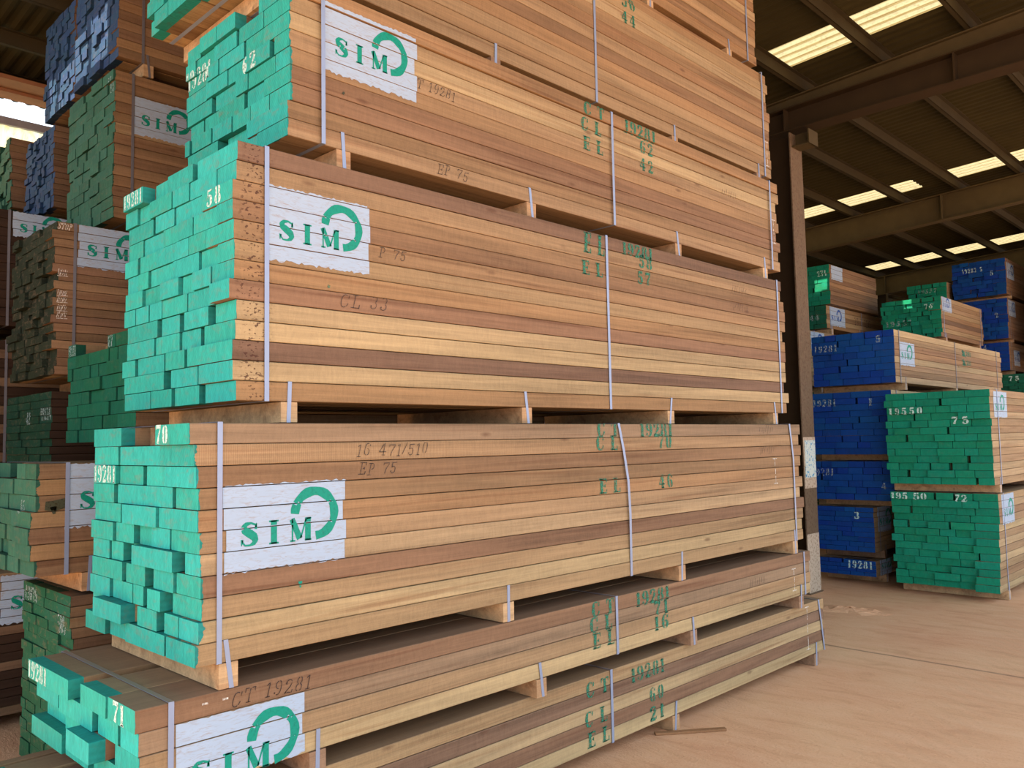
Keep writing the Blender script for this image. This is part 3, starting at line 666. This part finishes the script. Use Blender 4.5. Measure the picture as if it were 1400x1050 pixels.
# ------------------------------------------------------------------ building
def dirt():
    B = NB('red_brown_dirt_floor')
    tc = B.n('ShaderNodeTexCoord'); P = tc.outputs['Object']
    a = B.noise(P, .55, 5, .6, .3); b = B.noise(B.vmul(P, (1, 3.2, 1)), 2.2, 6, .65, .6); c = B.noise(P, 60, 4, .65)
    col = B.mix(B.ramp(a, .3, .7), lin((216, 160, 124)), lin((224, 184, 144)))
    col = B.mix(B.math('MULTIPLY', B.ramp(b, .45, .75), .45), col, lin((232, 196, 160)))
    col = B.mix(B.math('MULTIPLY', B.ramp(b, .46, .25), .35), col, lin((164, 112, 84)))
    col = B.mix(B.math('MULTIPLY', B.ramp(c, .55, .75), .30), col, lin((150, 106, 80)))
    # construction joint: a straight dirt-filled line across the slab
    sp = B.n('ShaderNodeSeparateXYZ'); B.l(P, sp.inputs[0])
    d = B.math('SUBTRACT', B.math('MULTIPLY', B.math('ADD', sp.outputs[0], 2.8898), -0.0287), B.math('SUBTRACT', sp.outputs[1], 6.6152))
    d = B.math('ABSOLUTE', B.math('ADD', d, B.math('MULTIPLY', B.noise(P, 5, 2), .03)))
    col = B.mix(B.math('MULTIPLY', B.ramp(d, .022, .010), .55), col, lin((92, 60, 44)))
    # tyre tracks
    wv = B.n('ShaderNodeTexWave', bands_direction='DIAGONAL'); B.l(P, wv.inputs['Vector']); wv.inputs['Scale'].default_value = 5; wv.inputs['Distortion'].default_value = 2
    band = B.ramp(B.math('ABSOLUTE', B.math('SUBTRACT', B.math('ADD', sp.outputs[0], B.math('MULTIPLY', sp.outputs[1], .1)), -1.15)), .28, .12)
    col = B.mix(B.math('MULTIPLY', B.math('MULTIPLY', band, wv.outputs['Fac']), .22), col, lin((205, 165, 130)))
    B.bump(B.math('ADD', B.math('MULTIPLY', b, .8), B.math('MULTIPLY', c, .35)), .8, .02)
    return B.fin(col, .9, 0, .15)
M['dirt'] = dirt()
fl = mesh_obj('floor', *(lambda nx, ny, x0, x1, y0, y1: ([(x0+(x1-x0)*i/nx, y0+(y1-y0)*j/ny, 0) for j in range(ny+1) for i in range(nx+1)], [(j*(nx+1)+i, j*(nx+1)+i+1, (j+1)*(nx+1)+i+1, (j+1)*(nx+1)+i) for j in range(ny) for i in range(nx)]))(4, 4, -9.7, 40, -40, 30.2), M['dirt'])
set_tag(fl, kind='structure')

M['steel'] = simple('dusty_brown_steel', lin((78, 68, 46)), .75, 0, .25, 6, .2)
M['steel_dark'] = simple('dark_brown_steel', lin((54, 42, 27)), .8, 0, .3, 5, .2)
M['column'] = simple('rusty_flaking_column_paint', lin((112, 96, 78)), .8, 0, .3, 14, .2, worn=lin((92, 62, 50)), wornamt=.8, bump=.4)
M['column_white'] = simple('flaking_white_primer', lin((200, 184, 164)), .8, 0, .15, 14, .2, worn=lin((120, 84, 66)), wornamt=.85, bump=.4)
M['roof'] = simple('weathered_roof_sheet', lin((56, 52, 32)), .85, 0, .35, 2.2, .15)
M['wall'] = simple('brown_wall_sheet', lin((80, 60, 42)), .85, 0, .3, 2, .15)

SL = .055
def zr(x): return 5.5+SL*(x+3.6)                # top of rafters
XW, XE = -9.25, 1.0
YS = -3.0
skyl = [(-3.97, XE, 7.80, 8.33), (-7.45, -4.40, 13.35, 13.93), (-3.98, XE, 13.35, 13.93), (-7.45, XE, 18.75, 19.38), (-8.6, XE, 24.15, 24.8)]
slots = [(-5.84, -5.62, 11.93, 12.06), (-4.94, -4.79, 13.02, 13.13), (-7.45, -6.05, 1.42, 1.68)]  # hidden roof openings added to let sun bands onto bundle ends
def corr(name, x0s, y0, y1, mat, holes, dz=0.0, amp=.012, per=.13):
    ny = int(round((y1-y0)/.0325)); V, Fc = [], []
    for j in range(ny+1):
        y = y0+(y1-y0)*j/ny
        for x in x0s: V.append((x, y, zr(x)+.14+dz+amp*math.sin(2*math.pi*y/per)))
    nx = len(x0s)
    for j in range(ny):
        yc = y0+(y1-y0)*(j+.5)/ny
        for i in range(nx-1):
            xc = (x0s[i]+x0s[i+1])/2
            if any(a < xc < b and c < yc < d for (a, b, c, d) in holes): continue
            Fc.append((j*nx+i, j*nx+i+1, (j+1)*nx+i+1, (j+1)*nx+i))
    return mesh_obj(name, V, Fc, mat)
xs = sorted({XW-.3, XE+.2} | {h[k] for h in skyl+slots for k in (0, 1)})
ceil = corr('ceiling', xs, YS, 30.2, M['roof'], skyl+slots); set_tag(ceil, kind='structure')
def sheet():
    B = NB('translucent_sheet')
    tc = B.n('ShaderNodeTexCoord'); P = tc.outputs['Object']
    n = B.noise(B.vmul(P, (3, 22, 3)), 1, 5, .65, .6); n2 = B.noise(P, 28, 4, .7)
    wv = B.n('ShaderNodeTexWave', bands_direction='Y'); B.l(P, wv.inputs['Vector']); wv.inputs['Scale'].default_value = 20/13*math.pi/2/1.0*1.0; wv.inputs['Distortion'].default_value = .3
    col = B.mix(B.ramp(n, .35, .65), (.13, .085, .032, 1), (.22, .17, .075, 1))
    col = B.mix(B.math('MULTIPLY', B.ramp(wv.outputs['Fac'], .6, .9), .6), col, (.50, .44, .26, 1))
    col = B.mix(B.math('MULTIPLY', B.ramp(n2, .5, .7), .4), col, (.11, .065, .03, 1))
    tr = B.n('ShaderNodeBsdfTranslucent'); B.l(col, tr.inputs['Color'])
    df = B.n('ShaderNodeBsdfDiffuse'); B.l(col, df.inputs['Color'])
    mx = B.n('ShaderNodeMixShader'); mx.inputs[0].default_value = .12
    B.l(tr.outputs[0], mx.inputs[1]); B.l(df.outputs[0], mx.inputs[2]); B.l(mx.outputs[0], B.out.inputs['Surface'])
    return B.m
M['sheet'] = sheet()
def wall_sheet():
    B = NB('yellow_translucent_wall_sheet')
    tc = B.n('ShaderNodeTexCoord'); n = B.noise(B.vmul(tc.outputs['Object'], (3, 16, 6)), 1, 5, .65, .5)
    tr = B.n('ShaderNodeBsdfTranslucent'); B.l(B.mix(B.ramp(n, .35, .65), (.95, .66, .26, 1), (1.0, .90, .56, 1)), tr.inputs['Color'])
    B.l(tr.outputs[0], B.out.inputs['Surface']); return B.m
M['wall_sheet'] = wall_sheet()
for i, h in enumerate(skyl):
    o = corr('skylight_%d' % (i+1), [h[0]-.02, h[1]], h[2]-.03, h[3]+.03, M['sheet'], [], dz=.006, amp=.014)
    set_tag(o, kind='structure')

# purlins: light Z sections along the shed
pm = simple('dark_purlin_steel', lin((56, 50, 34)), .8, 0, .3, 5, .2)
px = [-3.08-.835*i for i in range(8)]; px = [-2.25, -1.42, -.58, .25] + px
for i, x in enumerate(sorted(px)):
    if x < -9.0: continue
    z = zr(x)
    multi_box('roof_purlin', [(x-.045, x+.005, YS, 30, z, z+.006), (x-.003, x+.003, YS, 30, z, z+.125), (x-.005, x+.045, YS, 30, z+.119, z+.125)], pm)['kind'] = 'structure'
# rafters
def ibeam_x(name, x0, x1, y, zb0, zb1, zt0, zt1, bf, mat, tf=.014, tw=.010, stiff=()):
    """I section running along X, web facing the camera; zb/zt bottom and top heights at both ends"""
    V, Fc = [], []
    def slab(ya, yb, a0, a1, b0, b1):
        n = len(V)
        V.extend([(x0,ya,a0),(x1,ya,a1),(x1,yb,a1),(x0,yb,a0),(x0,ya,b0),(x1,ya,b1),(x1,yb,b1),(x0,yb,b0)])
        Fc.extend([tuple(n+i for i in q) for q in ((0,3,2,1),(4,5,6,7),(0,1,5,4),(1,2,6,5),(2,3,7,6),(3,0,4,7))])
    slab(y-bf/2, y+bf/2, zb0, zb1, zb0+tf, zb1+tf)
    slab(y-bf/2, y+bf/2, zt0-tf, zt1-tf, zt0, zt1)
    slab(y-tw/2, y+tw/2, zb0+tf, zb1+tf, zt0-tf, zt1-tf)
    for xx in stiff:
        k = (xx-x0)/(x1-x0); za = zb0+(zb1-zb0)*k; zt = zt0+(zt1-zt0)*k; n = len(V)
        v, f = box_vf(xx-.008, xx+.008, y-bf/2+.002, y+bf/2-.002, za+tf, zt-tf, off=n); V.extend(v); Fc.extend(f)
    o = mesh_obj(name, V, Fc, mat); o['kind'] = 'structure'; return o
ya = 8.75
ibeam_x('roof_rafter', XW, XE, ya, 5.20, 5.47, zr(XW), zr(XE), .10, M['steel'])
ibeam_x('tie_beam', XW, XE, ya, 5.035, 5.10, 5.20-.001, 5.47-.001, .22, M['steel_dark'], tf=.012, stiff=(-4.15, -2.4, -.8))
for y in (14.13, 19.55, 24.95):
    ibeam_x('roof_rafter', XW, XE, y, zr(XW)-.42, zr(XE)-.42, zr(XW), zr(XE), .16, M['steel'], stiff=(-7.1, -4.2, -1.3))
for y in (3.35, -2.05):
    ibeam_x('roof_rafter', XW, -3.6 if y > 0 else XE, y, zr(XW)-.10, zr(-3.6 if y > 0 else XE)-.10, zr(XW), zr(-3.6 if y > 0 else XE), .10, M['steel'])

def column(x, y, h, fw=.28, d=.36, label=None, flake=False):
    """H section, flanges facing +/-X, with base plate"""
    r = bpy.data.objects.new('steel_column', None); COL.objects.link(r); r.location = (x, y, 0)
    r['kind'] = 'structure'
    if label: r['label'] = label
    multi_box('flange', [(-.014, 0, -fw/2, fw/2, 0.012, h)], M['column' if flake else 'steel'], r)
    multi_box('web', [(-d+.014, -.014, -.006, .006, .012, h)], M['steel_dark'], r)  # web and far flange coloured darker, standing in for shade in the recess
    multi_box('far_flange', [(-d, -d+.014, -fw/2, fw/2, .012, h)], M['steel_dark'], r)
    multi_box('base_plate', [(-d-.02, .02, -fw/2-.01, fw/2+.01, 0, .012)], M['column' if flake else 'steel_dark'], r)
    return r
c1 = column(-4.07, 8.74, 5.03, label='rusty steel column with a taped notice at the far end of the front stack', flake=True)
multi_box('bracket', [(0, .20, -.10, .10, 4.87, 4.885), (.19, .205, -.11, .11, 4.87, 5.03), (0, .20, -.006, .006, 4.885, 5.03)], M['steel'], c1)
V, Fc = box_vf(-.0005, .002, -.141, .141, .0, .62); mesh_obj('primer_coat', V, Fc, M['column_white'], c1, (0, 0, .012))
V, Fc = box_vf(-.0005, .003, -.141, .141, 0, .55); mesh_obj('primer_coat', V, Fc, M['column_white'], c1, (0, 0, 1.12))
column(-7.05, 19.55, zr(-7.05)-.42)
for y in (14.13, 24.95): column(-8.9, y, zr(-8.9)-.42)
for y in (14.13, 19.55, 24.95): column(1.0, y, zr(1.0)-.42 if y > 9 else 5.09)
# notice taped round the column
B = NB('worn_paper_notice'); tc = B.n('ShaderNodeTexCoord')
n = B.noise(tc.outputs['Object'], 26, 3, .6)
c = B.mix(B.ramp(n, .55, .62), lin((214, 226, 222)), lin((40, 150, 200)))
n2 = B.noise(tc.outputs['Object'], 40, 3, .6); c = B.mix(B.math('MULTIPLY', B.ramp(n2, .6, .68), .6), c, lin((110, 100, 96)))
M['notice'] = B.fin(c, .7)
V, Fc = box_vf(0, .004, -.125, .125, 0, .40)
nt_ = mesh_obj('paper_notice', V, Fc, M['notice'], None, (-4.063, 8.74, 1.235))
set_tag(nt_, 'torn white and blue paper notice taped on the rusty column', 'notice')
# ties and braces
def tube(name, a, b, r, mat, label=None, cat=None, parent=None):
    a, b = Vector(a), Vector(b); d = (b-a).normalized(); s = d.cross(Vector((0, 0, 1)) if abs(d.z) < .9 else Vector((1, 0, 0))).normalized(); t = d.cross(s)
    V = [tuple(p+s*r*math.cos(k*math.pi/4)+t*r*math.sin(k*math.pi/4)) for p in (a, b) for k in range(8)]
    Fc = [(k, (k+1) % 8, 8+(k+1) % 8, 8+k) for k in range(8)]+[tuple(range(7, -1, -1)), tuple(range(8, 16))]
    o = mesh_obj(name, V, Fc, mat, parent, smooth=False)
    return o
for z in (3.83, 2.92): tube('tie_rod', (-4.9, 8.74, z-.02), (-4.42, 8.74, z), .008, M['steel'])['kind'] = 'structure'
tube('cross_brace', (-7.1, 19.6, 4.86), (-5.2, 19.6, 4.1), .04, M['steel'])['kind'] = 'structure'
tube('cross_brace', (-7.1, 19.7, 4.66), (-5.2, 19.7, 5.0), .035, simple('red_oxide_brace', lin((110, 50, 38)), .7))['kind'] = 'structure'

# walls: left side with an open strip below the eave and translucent sheeting under it
wl = multi_box('wall_left', [(-9.68, -9.60, -6, 30, 0, 4.30)], M['wall']); wl['kind'] = 'structure'
V, Fc = [], []
for j in range(0, 1109):
    y = -6+j*.0325; V += [(-9.62+.012*math.sin(2*math.pi*y/.13), y, 4.28), (-9.62+.012*math.sin(2*math.pi*y/.13), y, 5.06)]
for j in range(1108): Fc.append((2*j, 2*j+2, 2*j+3, 2*j+1))
o = mesh_obj('window_1', V, Fc, M['wall_sheet']); o['kind'] = 'structure'
tr = multi_box('trim_1', [(-9.66, -9.58, -6, 30, 5.06, 5.14)], simple('grey_rail', lin((150, 150, 160)), .6)); tr['kind'] = 'structure'
eb = multi_box('eave_beam', [(-9.24, -8.72, YS, 30, zr(-9.0)-.005, zr(-9.0)+.035), (-9.24, -9.20, YS, 30, zr(-9.0)+.035, zr(-9.0)+.10), (-9.0, -8.97, YS, 30, zr(-9.0)-.035, zr(-9.0)-.005)], simple('orange_brown_eave_beam', lin((150, 104, 74)), .7)); eb['kind'] = 'structure'
wf = multi_box('wall_light_blocker', [(-9.6, -4.75, -2.6, -2.52, 0, 3.7)], M['wall']); wf['kind'] = 'structure'  # unseen wall added behind the camera to darken the left aisle
wb = multi_box('wall_back', [(-9.6, 1.3, 30.2, 30.28, 0, 5.9)], M['wall']); wb['kind'] = 'structure'

# ------------------------------------------------------------------ loose things on the floor
bk = M['bearer']
st = plank_mesh('wood_offcut', .035, .014, .42, bk, None, (-2.86, 4.02, .001), (*TONE['o'][:3], 1), c=.003)
st.rotation_euler = (0, 0, math.radians(-38)); set_tag(st, 'thin splintered wood offcut on the floor below the bottom bundle', 'wood scrap')
rng = random.Random(3)
V, Fc = [], []
R, A = 7, 14
for i in range(R+1):
    for k in range(A):
        a = 2*math.pi*k/A; rr = (i/R)*(.20+.06*math.sin(2*a+1)+.03*math.sin(5*a))
        V.append((rr*math.cos(a)*1.5, rr*math.sin(a), .03*max(0, 1-(i/R)**2)*(1+.5*rng.uniform(-1, 1))))
for i in range(R):
    for k in range(A): Fc.append((i*A+k, i*A+(k+1) % A, (i+1)*A+(k+1) % A, (i+1)*A+k))
dp = mesh_obj('dirt_heap', V, Fc, M['dirt'], None, (-3.42, 8.05, 0)); dp['kind'] = 'stuff'
set_tag(dp, 'low heap of loose red dirt near the column base', 'dirt')
